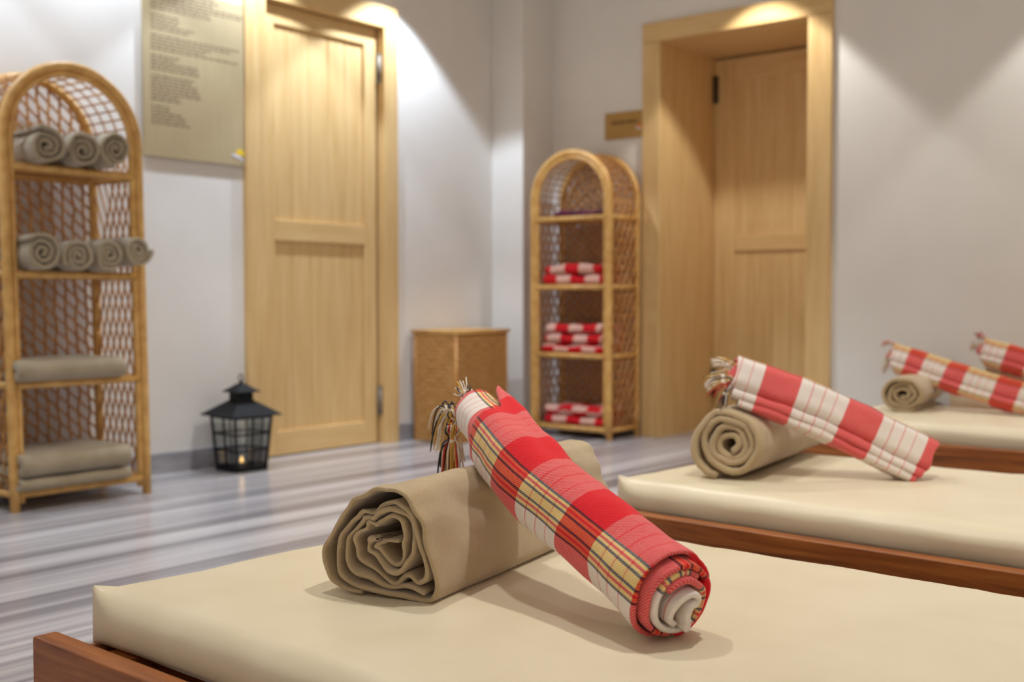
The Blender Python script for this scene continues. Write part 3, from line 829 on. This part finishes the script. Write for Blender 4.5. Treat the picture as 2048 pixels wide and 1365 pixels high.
def towel1():
    t = thing('plaid_towel', 'sharp red rolled plaid towel with knotted fringe leaning on nearest beige roll', 'towel', (0, 0, 0), 0, 'plaid towels on beds')
    path = PATH1
    at, tot = path_frames(path, 10)
    Zv = Vector((0, 0, 1))
    def frame(l):
        c, T = at(l); S = Zv.cross(T).normalized(); Nn = T.cross(S).normalized(); return c, T, S, Nn
    def radius(l): return 0.062 - 0.012 * l - 0.004 * sin(l * 7)
    def make(mb, R, r0, turns, th, ph, o0, o1, u0, seed, l0=0.0, l1=1.0, voff=0.0, vk=1.0):
        # unit-scale spiral (outer radius 1 -> radius(l))
        ch = [(x, y) for x, y in spiral(R, r0, turns, 1, 1, ph, 0.03, seed, 40, 0, 1)]
        n = len(ch); thk = th
        def xf(a, b, l, s, add):
            ll = l0 + (l1 - l0) * l + add / tot
            c, T, S, Nn = frame(ll)
            k = radius(min(max(ll, 0), 1)) / 0.056
            w = 1 + 0.11 * noise.noise(Vector((a * 20, b * 20 + 3.0, ll * 6.5))) + 0.03 * noise.noise(Vector((a * 60, b * 60, ll * 16)))
            p = c + S * (a * k * w) + Nn * (b * k * w)
            if seed == 5: p += (Nn * 0.24 - S * 0.06) * max(0.0, add + 0.055) * l
            if p.z < 0.3062: p.z = 0.3062 + (p.z - 0.3062) * 0.02
            return p
        def uf(arc, s): return u0 + arc
        def vf(l, add): return ((l0 + (l1 - l0) * l) * tot + add) * vk + voff
        sheet(mb, ch, thk, stations(44), xf, uf, vf, o0, o1, endround=0.003)
        return ch
    mb = MB()
    # outer wrap: spiral starts at phase ph and turns 1.25 times; choose u so that the stripe band faces front
    R = 0.056
    turns = 1.35; ph = radians(-246)
    # arc position of angle phi on the last turn: stripes from -33deg to +8deg
    ch = spiral(R, R - 0.009, turns, 1, 1, ph, 0.03, 5, 40, 0, 1)
    arcs = [0]
    for i in range(1, len(ch)): arcs.append(arcs[-1] + (Vector(ch[i]) - Vector(ch[i - 1])).length)
    # angle along chain: ph + 360*turns*s ; find s with angle = 360-33
    s0 = (4 + 246) / (360 * turns)
    a0 = arcs[int(s0 * (len(arcs) - 1))]
    def o1(s, i):
        ang = (-246 + 360 * turns * s)
        flap = 0.135 * math.exp(-abs((ang - 114) / 20.0) ** 1.7)
        return 0.470 - tot + flap + 0.006 * sin(ang * 0.05)
    def o0(s, i): return 0.004 * sin(s * 12) - 0.003
    make(mb, R, R - 0.009, turns, 0.006, ph, o0, o1, -a0, 5, voff=0.0)
    # second wrap, longer at both ends
    make(mb, R - 0.010, R - 0.018, 1.3, 0.0070, radians(150), lambda s, i: -0.019 - 0.003 * sin(s * 9), lambda s, i: 0.036 + 0.008 * sin(s * 9), 0.235 - 0.15, 8, voff=0.126, vk=1.1)
    # third wrap: stripes on its upper side, white below
    R3 = R - 0.021; tn3 = 1.25; ph3 = radians(40 - 360 * tn3 + 90)
    ln3 = 2 * pi * (R3 - 0.004) * tn3
    make(mb, R3, R3 - 0.007, tn3, 0.0075, ph3, lambda s, i: -0.024 - 0.006 * sin(s * 5), lambda s, i: 0.034, -(ln3 * (360 * tn3 - 100) / (360 * tn3)), 9, voff=0.055)
    # folded core poking out of the base end
    hook = catmull([(0.004, -0.024, 0), (0.012, -0.016, 0), (0.014, -0.006, 0), (0.010, 0.005, 0), (0.002, 0.013, 0), (-0.008, 0.016, 0), (-0.017, 0.011, 0), (-0.016, 0.004, 0), (-0.008, 0.003, 0), (-0.004, -0.006, 0), (-0.005, -0.016, 0), (-0.006, -0.027, 0)], 5)
    hook = [(p.x, p.y) for p in hook]
    def xfh(a, b, l, s, add):
        ll = l + add / tot
        c, T, S, Nn = frame(ll)
        p = c + S * a * 1.1 + Nn * b * 1.1
        p += (S * noise.noise(Vector((a * 60, b * 60, ll * 12))) + Nn * noise.noise(Vector((b * 60, a * 60, ll * 12)))) * 0.003
        if p.z < 0.3062: p.z = 0.3062 + (p.z - 0.3062) * 0.02
        return p
    sheet(mb, hook, 0.0085, stations(44), xfh, lambda a, s: 0.200 + a * 0.8, lambda l, add: l * tot + add + 0.07, lambda s, i: -0.030 - 0.012 * s, lambda s, i: 0.046 + 0.01 * sin(s * 6), endround=0.004)
    mb.build('cloth', M['plaid'], t, smooth=True, recalc=True)
    c, T, S, Nn = frame(1.0)
    tassel(t, c + T * 0.024 + S * 0.034 + Nn * 0.000, (tuple(T + Zv * 0.12), tuple(T * 0.25 - Zv * 1.0)), 0.135, 3, n=110, spread=0.0075, r=0.0016)
    tassel(t, c + T * 0.010 + S * 0.042 - Nn * 0.018, (tuple(T * 0.6 - Zv), (0.05, 0, -1)), 0.085, 4, weights=(3, 4, 3, 2), n=80, spread=0.006, r=0.0016)
    tassel(t, c + T * 0.034 + S * 0.018 + Nn * 0.026, (tuple(T + Zv * 0.5), tuple(T + Zv * 0.1)), 0.030, 5, n=24, spread=0.005)
    return t
PATH1 = [(-0.74, 1.219, 0.360), (-0.864, 1.256, 0.405), (-1.01, 1.307, 0.455), (-1.131, 1.374, 0.498), (-1.252, 1.455, 0.530)]
PATH2 = [(-0.93, 2.703, 0.347), (-1.05, 2.62, 0.42), (-1.165, 2.54, 0.485), (-1.31, 2.45, 0.545)]
PATH3 = [(-1.13, 4.41, 0.36), (-1.37, 4.433, 0.42), (-1.594, 4.531, 0.472), (-1.708, 4.537, 0.50)]
PATH4 = [(-0.98, 4.79, 0.40), (-1.25, 4.795, 0.475), (-1.435, 4.80, 0.522)]
towel1()

def flat_towel(label, path, hh, dd, u0, v0, seed, tilt=0.0, tassels=(), vs=1.0):
    """folded plaid towel: flattened roll with layered underside"""
    t = thing('plaid_towel', label, 'towel', (0, 0, 0), 0, 'plaid towels on beds')
    at, tot = path_frames(path, 10); Zv = Vector((0, 0, 1))
    zmin = min(p[2] for p in path) - hh * 0.5
    def frame(l):
        c, T = at(l); S = Zv.cross(T).normalized(); Nn = T.cross(S).normalized()
        S2 = S * cos(tilt) + Nn * sin(tilt); N2 = Nn * cos(tilt) - S * sin(tilt)
        return c, T, S2, N2
    def rrect(h, d, r, n=6):
        pts = []
        for cx_, cy_, a0 in ((d - r, h - r, 0), (-d + r, h - r, 90), (-d + r, -h + r, 180), (d - r, -h + r, 270)):
            for k in range(n + 1):
                a = radians(a0 + 90 * k / n); pts.append((cx_ + r * cos(a), cy_ + r * sin(a)))
        # densify the straight runs
        out = []
        for i in range(len(pts)):
            p = Vector(pts[i]); q = Vector(pts[(i + 1) % len(pts)]); m = max(1, int((q - p).length / 0.009))
            for k in range(m): out.append(tuple(p.lerp(q, k / m)))
        return out
    mb = MB()
    def layer(h, d, o0, o1, uu, sd, cut, l0=0.0, l1=1.0, dy=0.0, dx=0.0):
        ch = rrect(h, d, min(d, h) * 0.75)
        # start the open edge at the lower back
        k = int(len(ch) * cut); ch = ch[k:] + ch[:k]
        ch = [(x * (1 - 0.06 * i / len(ch)) + dx, y * (1 - 0.06 * i / len(ch)) + dy) for i, (x, y) in enumerate(ch)]
        arcs = 0; ufr = None
        for i in range(1, len(ch)):
            arcs += (Vector(ch[i]) - Vector(ch[i - 1])).length
            if ufr is None and ch[i][0] > d * 0.5 + dx and ch[i - 1][1] <= dy < ch[i][1]: ufr = arcs
        if ufr is None: ufr = 0
        def xf(a, b, l, s, add):
            ll = l0 + (l1 - l0) * l + add / tot
            c, T, S, Nn = frame(ll)
            w = 0.0030 * noise.noise(Vector((a * 30 + sd, b * 22, ll * 7))) + 0.0016 * noise.noise(Vector((a * 60, b * 70 + sd, ll * 20)))
            p = c + S * (a + w) + Nn * (b + w * 0.7)
            if p.z < zmin: p.z = zmin + (p.z - zmin) * 0.05
            return p
        sheet(mb, ch, 0.0045, stations(40), xf, lambda a, s: uu + (a - ufr) , lambda l, add: ((l0 + (l1 - l0) * l) * tot + add + v0) * vs, o0, o1, endround=0.003)
    WM = 0.243     # middle of the white warp zone
    layer(hh * 0.40, dd, lambda s, i: 0.003 * sin(s * 20), lambda s, i: 0.004 * sin(s * 14), u0 + WM, seed, 0.62, dy=hh * 0.10)
    layer(hh * 0.40 - 0.008, dd - 0.008, lambda s, i: 0.010, lambda s, i: 0.010 + 0.008 * sin(s * 9), u0 + WM + 0.13, seed + 1, 0.62, dy=hh * 0.10)
    layer(hh * 0.085, dd * 0.95, lambda s, i: 0.006, lambda s, i: -0.01, u0 + WM - 0.03, seed + 2, 0.5, dy=-hh * 0.405)
    layer(hh * 0.075, dd * 0.85, lambda s, i: 0.014, lambda s, i: -0.03, u0 + WM + 0.02, seed + 3, 0.5, dy=-hh * 0.58, dx=-dd * 0.05)
    mb.build('cloth', M['plaid'], t, smooth=True, recalc=True)
    c, T, S, Nn = frame(1.0)
    for k, (a, b, dirs, ln, w) in enumerate(tassels):
        d0 = T * dirs[0][0] + Zv * dirs[0][1]; d1_ = T * dirs[1][0] + Zv * dirs[1][1]
        tassel(t, c + S * (a * dd) + Nn * (b * hh * 0.5) + T * 0.004, (tuple(d0), tuple(d1_)), ln, seed + k, weights=w, n=16, spread=0.005)
    return t
flat_towel('folded plaid towel with white front panels leaning on the second bed roll', PATH2, 0.102, 0.032, 0.016, -0.028, 40, tilt=0.25, vs=0.86,
           tassels=((0.6, 0.3, ((1, .2), (1, -.4)), 0.05, (6, 2, 1, 1)), (0.8, -0.2, ((1, 0), (.8, -.8)), 0.06, (6, 2, 1, 1)), (0.9, -0.7, ((.4, -1), (.2, -1)), 0.05, (4, 1, 3, 1)), (0.1, 0.5, ((1, .1), (1, -.3)), 0.04, (3, 3, 1, 2)), (0.9, -0.4, ((1, -.2), (.6, -1)), 0.05, (6, 2, 1, 2))))
flat_towel('red plaid towel lying across the third beige roll near back wall', PATH3, 0.100, 0.032, 0.045, 0.06, 60, tilt=0.45, vs=0.86,
           tassels=((0.6, 0.8, ((1, .3), (.6, -.6)), 0.05, (1, 3, 1, 4)), (0.9, 0.2, ((.6, -1), (.1, -1)), 0.07, (5, 3, 1, 1)), (0.7, -0.5, ((.6, -1), (.1, -1)), 0.06, (5, 2, 1, 1))))
flat_towel('farthest red plaid towel at right edge on the rearmost roll', PATH4, 0.095, 0.030, 0.045, 0.03, 80, tilt=0.45, vs=0.86,
           tassels=((0.5, 0.9, ((1, .6), (1, 0)), 0.04, (1, 1, 1, 6)), (0.8, 0.3, ((1, 0), (.5, -1)), 0.05, (3, 3, 1, 3)), (0.2, 0.9, ((.6, 1), (.4, .4)), 0.03, (0, 1, 1, 6))))

# ------------------------------------------------------------------ towels on the left shelf
SX = -3.735
def shelf_roll(label, y, zc, R, z, seed, dirx=(-1, 0, 0), x0=None, Lx=0.27, group='small towel rolls on the left shelf', turns=2.7, core=0.006, th=0.0150):
    ch = spiral(R - th * 0.4, core, turns, 1, 1, seed * 1.3, 0.05, seed, 22, 0.06, 1)
    o = roll_mesh('rolled_hand_towel', ((x0 or SX + 0.055), y, z), dirx, Lx, [ch], th, M['terry_grey'], seed=seed, nst=9, wr=0.005,
                  off=lambda s, ci: 0.012 * (1 - s) + 0.003 * sin(s * 27 + seed))
    return tag(o, label, 'towel', group)
zA = Z1[3] + 0.0015
tops = [(2.012, 'left rolled towel on the top shelf of the left wicker stand'), (2.148, 'middle rolled towel of the three on the top wicker shelf'), (2.272, 'right rolled towel of three on the top wicker shelf, beside arch post')]
for k, (y, lb) in enumerate(tops):
    shelf_roll(lb, y, 0, 0.066, zA, 3 + k, (-0.98, (0.12, 0.06, -0.02)[k], 0), SX + 0.085)
zB = Z1[2] + 0.0015
for k, (y, dz, lb) in enumerate(((1.995, 0, 'leftmost of four rolled towels on the second wicker shelf'), (2.123, 0, 'second from left of four rolled towels on second wicker shelf'),
                                 (2.245, 0, 'third from left of four rolled towels on second wicker shelf'), (2.357, 0.022, 'rightmost of four rolled towels on second wicker shelf, raised higher'))):
    shelf_roll(lb, y, 0, 0.068 if k == 0 else 0.061, zB + dz, 13 + k, (-1, (0.04, 0.02, 0, -0.04)[k], 0), SX + 0.085)
def fold_chain(depth, h, layers, th):
    """zig-zag folded cloth seen from its side, rounded folds"""
    pts = []; gap = (h - th) / max(1, layers - 1)
    for k in range(layers):
        z = k * gap
        xs = [depth * j / 8 for j in range(9)]
        if k % 2: xs = xs[::-1]
        pts += [(x, z) for x in xs]
        if k < layers - 1:
            xe = xs[-1]; s = 1 if xe > 0 else -1
            for q in (45, 90, 135):
                a = radians(q); pts.append((xe + s * gap * 0.5 * sin(a), z + gap * 0.5 * (1 - cos(a))))
    return [(depth - x, z) for x, z in pts]
def folded(name, label, org, ydir, depthdir, width, depth, h, layers, mat, group, seed, cat='towel', u0=0.0, v0=0.0, mat_th=None, sag=0.004):
    yd = Vector(ydir); dd = Vector(depthdir); gap = h / layers
    th = gap * 0.92
    ch = fold_chain(depth, h, layers, th)
    mb = MB()
    def xf(a, b, l, s, add):
        nz = noise.noise(Vector((a * 12 + seed, b * 20, l * 4 + seed))) * sag
        nz2 = noise.noise(Vector((seed, b * 30, l * 3))) * 0.006
        return yd * (l * width + add) + dd * (a + nz2) + Vector((0, 0, max(0, b + th / 2 + nz * min(1, (b + th / 2) / 0.01))))
    sheet(mb, ch, th, stations(14), xf, lambda a, s: u0 + a, lambda l, add: v0 + l * width, lambda s, i: 0.006 * sin(s * 17 + seed), lambda s, i: 0.008 * sin(s * 13 + seed), endround=0.006)
    o = mb.build(name, mat, smooth=True, recalc=True)
    o.location = org
    return tag(o, label, cat, group)
fg = 'folded beige towels on the left shelf'
folded('folded_towel', 'single flat folded beige towel on third shelf of left wicker stand', (SX + 0.012, 1.925, Z1[1] + 0.0015), (0, 1, 0), (-1, 0, 0), 0.40, 0.26, 0.072, 2, M['terry_grey'], fg, 2)
folded('folded_towel', 'lower folded beige towel on the bottom shelf of left wicker stand', (SX + 0.010, 1.930, Z1[0] + 0.0015), (0, 1, 0), (-1, 0, 0), 0.43, 0.27, 0.042, 2, M['terry_grey'], fg, 4)
folded('folded_towel', 'upper thicker folded beige towel on bottom shelf of left wicker stand', (SX + 0.004, 1.930, Z1[0] + 0.048), (0, 1, 0), (-1, 0, 0), 0.42, 0.27, 0.078, 2, M['terry_grey'], fg, 6)

# ------------------------------------------------------------------ cloths on the right shelf
cg = 'folded cloths on the right shelf'
FY = 4.872
def rc(label, x0, z, w, h, seed, mat='check', layers=2, depth=0.22, u0=0.0, v0=0.0):
    return folded('folded_cloth', label, (x0 + 0.022, FY, z), (1, 0, 0), (0, 1, 0), w - 0.032, depth - 0.02, h, layers, M[mat], cg, seed, cat='cloth', u0=u0, v0=v0, sag=0.014)
rc('thin dark purple folded cloth on top shelf of right wicker stand', -3.690, Z2[3] + 0.0015, 0.36, 0.026, 1, 'plaid_dark', 2)
rc('lower red checked cloth on second shelf of right wicker stand', -3.745, Z2[2] + 0.0015, 0.40, 0.050, 2, u0=0.00)
rc('upper red checked cloth on second shelf of right wicker stand', -3.730, Z2[2] + 0.058, 0.385, 0.050, 3, u0=0.03, v0=0.05)
rc('bottom red checked cloth of three on third shelf of right stand', -3.760, Z2[1] + 0.0015, 0.43, 0.045, 4, u0=0.05)
rc('middle red checked cloth of three on third shelf of right stand', -3.745, Z2[1] + 0.053, 0.41, 0.048, 5, u0=0.02, v0=0.07)
rc('top red checked cloth of three on third shelf of right stand', -3.740, Z2[1] + 0.107, 0.40, 0.045, 6, u0=0.07, v0=0.02)
rc('lower red checked cloth on bottom shelf of right wicker stand', -3.745, Z2[0] + 0.0015, 0.41, 0.046, 7, u0=0.0, v0=0.03)
rc('upper red checked cloth on bottom shelf of right wicker stand', -3.735, Z2[0] + 0.053, 0.39, 0.046, 8, u0=0.06, v0=0.0)

# ------------------------------------------------------------------ woven basket
bk = thing('laundry_basket', 'tall square woven seagrass basket with lid in the back corner', 'basket', (-3.81, 4.245, 0), radians(3))
def woven_wall(mb, a, b, z0, z1, nrm, nc, nr, amp):
    """basket weave relief between corner a and b"""
    a = Vector(a); b = Vector(b); nrm = Vector(nrm)
    cols = nc * 4; rows = nr * 4
    vs = []
    for j in range(rows + 1):
        z = z0 + (z1 - z0) * j / rows
        for i in range(cols + 1):
            p = a.lerp(b, i / cols)
            ph = (j // 4) % 2
            d = amp * abs(sin(pi * j / 4)) * (0.70 + 0.30 * (0.5 + 0.5 * cos(pi * i / 4 * 1.0 + pi * ph)))
            q = p + nrm * d; vs.append((q.x, q.y, z))
    fs = [(j * (cols + 1) + i, j * (cols + 1) + i + 1, (j + 1) * (cols + 1) + i + 1, (j + 1) * (cols + 1) + i) for j in range(rows) for i in range(cols)]
    mb.add(vs, fs)
bw, bd, bh = 0.27, 0.42, 0.552
mb = MB()
woven_wall(mb, (-bw, 0, 0), (0, 0, 0), 0, bh, (0, -1, 0), 10, 24, 0.010)
woven_wall(mb, (0, 0, 0), (0, bd, 0), 0, bh, (1, 0, 0), 15, 24, 0.010)
woven_wall(mb, (0, bd, 0), (-bw, bd, 0), 0, bh, (0, 1, 0), 10, 24, 0.010)
woven_wall(mb, (-bw, bd, 0), (-bw, 0, 0), 0, bh, (-1, 0, 0), 15, 24, 0.010)
mb.add([(-bw, 0, 0.002), (0, 0, 0.002), (0, bd, 0.002), (-bw, bd, 0.002)], [(3, 2, 1, 0)])
mb.build('body', M['seagrass'], bk, smooth=True)
for x, y in ((-bw, 0), (0, 0), (0, bd), (-bw, bd)):
    mb = MB(); mb.tube([(x, y, 0), (x, y, bh)], 0.008, 8); mb.build('corner_post', M['reed'], bk, smooth=True)
mb = MB(); mb.box(-bw - 0.008, 0.008, -0.008, bd + 0.008, bh, bh + 0.012)
e = 0.010
mb.tube([(-bw - e, -e, bh + 0.010), (e, -e, bh + 0.010), (e, bd + e, bh + 0.010), (-bw - e, bd + e, bh + 0.010)], 0.010, 8, closed=True)
for k in range(26): 
    y = (k + 0.5) / 26 * bd; mb.tube([(-bw, y, bh + 0.013), (0, y, bh + 0.013)], 0.007, 6)
mb.build('lid', M['rattan'], bk, smooth=True)

# ------------------------------------------------------------------ lanterns
def lantern(label, loc, rz):
    t = thing('candle_lantern', label, 'lantern', loc, rz, 'black house-shaped lanterns')
    b0, b1, zt = 0.073, 0.090, 0.232     # half widths bottom / top of the glass body
    c = [(-1, -1), (1, -1), (1, 1), (-1, 1)]
    def at(sx, sy, z):
        k = b0 + (b1 - b0) * z / zt; return Vector((sx * k, sy * k, z))
    mb = MB(); mb.box(-b0 - .006, b0 + .006, -b0 - .006, b0 + .006, 0, 0.014); mb.build('base', M['iron'], t, bevel=0.002)
    mb = MB()
    for sx, sy in c: mb.tube([at(sx, sy, 0.01), at(sx, sy, zt)], 0.0068, 6)
    for i in range(4):
        a, b = c[i], c[(i + 1) % 4]
        for z in (0.018, 0.088, 0.158, zt - 0.004): mb.tube([at(*a, z), at(*b, z)], 0.0044, 6)
        for f in (0.5,):
            m = (a[0] + (b[0] - a[0]) * f, a[1] + (b[1] - a[1]) * f)
            mb.tube([at(*m, 0.014), at(*m, zt)], 0.0052, 6)
    mb.build('cage', M['iron'], t)
    for i in range(4):
        a, b = c[i], c[(i + 1) % 4]
        mb = MB(); k = 0.955
        f = lambda s, z: Vector((at(*s, z).x * k, at(*s, z).y * k, z))
        mb.add([f(a, 0.016), f(b, 0.016), f(b, zt - 0.004), f(a, zt - 0.004)], [(0, 1, 2, 3)])
        mb.build('pane', M['glass'], t)
    def frus(mb, h0, h1, z0, z1, thk=0.003):
        v = [(sx * h0, sy * h0, z0) for sx, sy in c] + [(sx * h1, sy * h1, z1) for sx, sy in c]
        v += [(sx * h0, sy * h0, z0 - thk) for sx, sy in c] + [(sx * h1, sy * h1, z1 - thk) for sx, sy in c]
        f = [(i, (i + 1) % 4, 4 + (i + 1) % 4, 4 + i) for i in range(4)] + [(8 + (i + 1) % 4, 8 + i, 12 + i, 12 + (i + 1) % 4) for i in range(4)]
        f += [(8 + i, 8 + (i + 1) % 4, (i + 1) % 4, i) for i in range(4)] + [(4, 5, 6, 7), (15, 14, 13, 12)]
        mb.add(v, f)
    mb = MB(); frus(mb, 0.124, 0.036, 0.238, 0.300); mb.build('roof', M['iron'], t)
    mb = MB(); mb.box(-0.036, 0.036, -0.036, 0.036, 0.292, 0.338); mb.build('chimney', M['iron'], t)
    mb = MB(); frus(mb, 0.058, 0.012, 0.336, 0.370); cp = mb.build('cap', M['iron'], t)
    mb = MB()
    mb.tube([(0, 0, 0.364), (0, 0, 0.384)], [0.010, 0.006], 10)
    mb.tube([(0.016 * cos(a), 0, 0.392 + 0.016 * sin(a)) for a in [2 * pi * k / 16 for k in range(16)]], 0.0028, 6, closed=True)
    mb.build('ring', M['iron'], cp, smooth=True)
    return t
lan = lantern('black house shaped candle lantern with lit tealight beside left door', (-3.955, 3.035, 0), radians(-4))
dup(lan, (-1.775, 5.0, 0), radians(-4), 'black lantern by the back wall mostly hidden behind third bed')
tl = thing('tealight_candle', 'lit tealight candle inside the black lantern by the left door', 'candle', (-3.955, 3.035, 0.0142))
mb = MB(); mb.tube([(0, 0, 0), (0, 0, 0.016)], 0.019, 20); mb.build('cup', M['steel'], tl, smooth=False)
mb = MB(); mb.tube([(0, 0, 0.0162), (0, 0, 0.0185)], 0.0172, 20); mb.build('wax', M['wax'], tl)
mb = MB(); mb.tube([(0, 0, 0.0185 + 0.026 * k / 8) for k in range(9)], [0.0022, 0.0048, 0.0064, 0.0068, 0.0062, 0.005, 0.0034, 0.0018, 0.0004], 10); mb.build('flame', M['flame'], tl, smooth=True)
fl = bpy.data.lights.new('candle_glow', 'POINT'); fl.energy = 0.015; fl.color = (1, 0.62, 0.28); fl.shadow_soft_size = 0.012
fo = bpy.data.objects.new('candle_glow', fl); COL.objects.link(fo); fo.location = (-3.955, 3.035, 0.075)
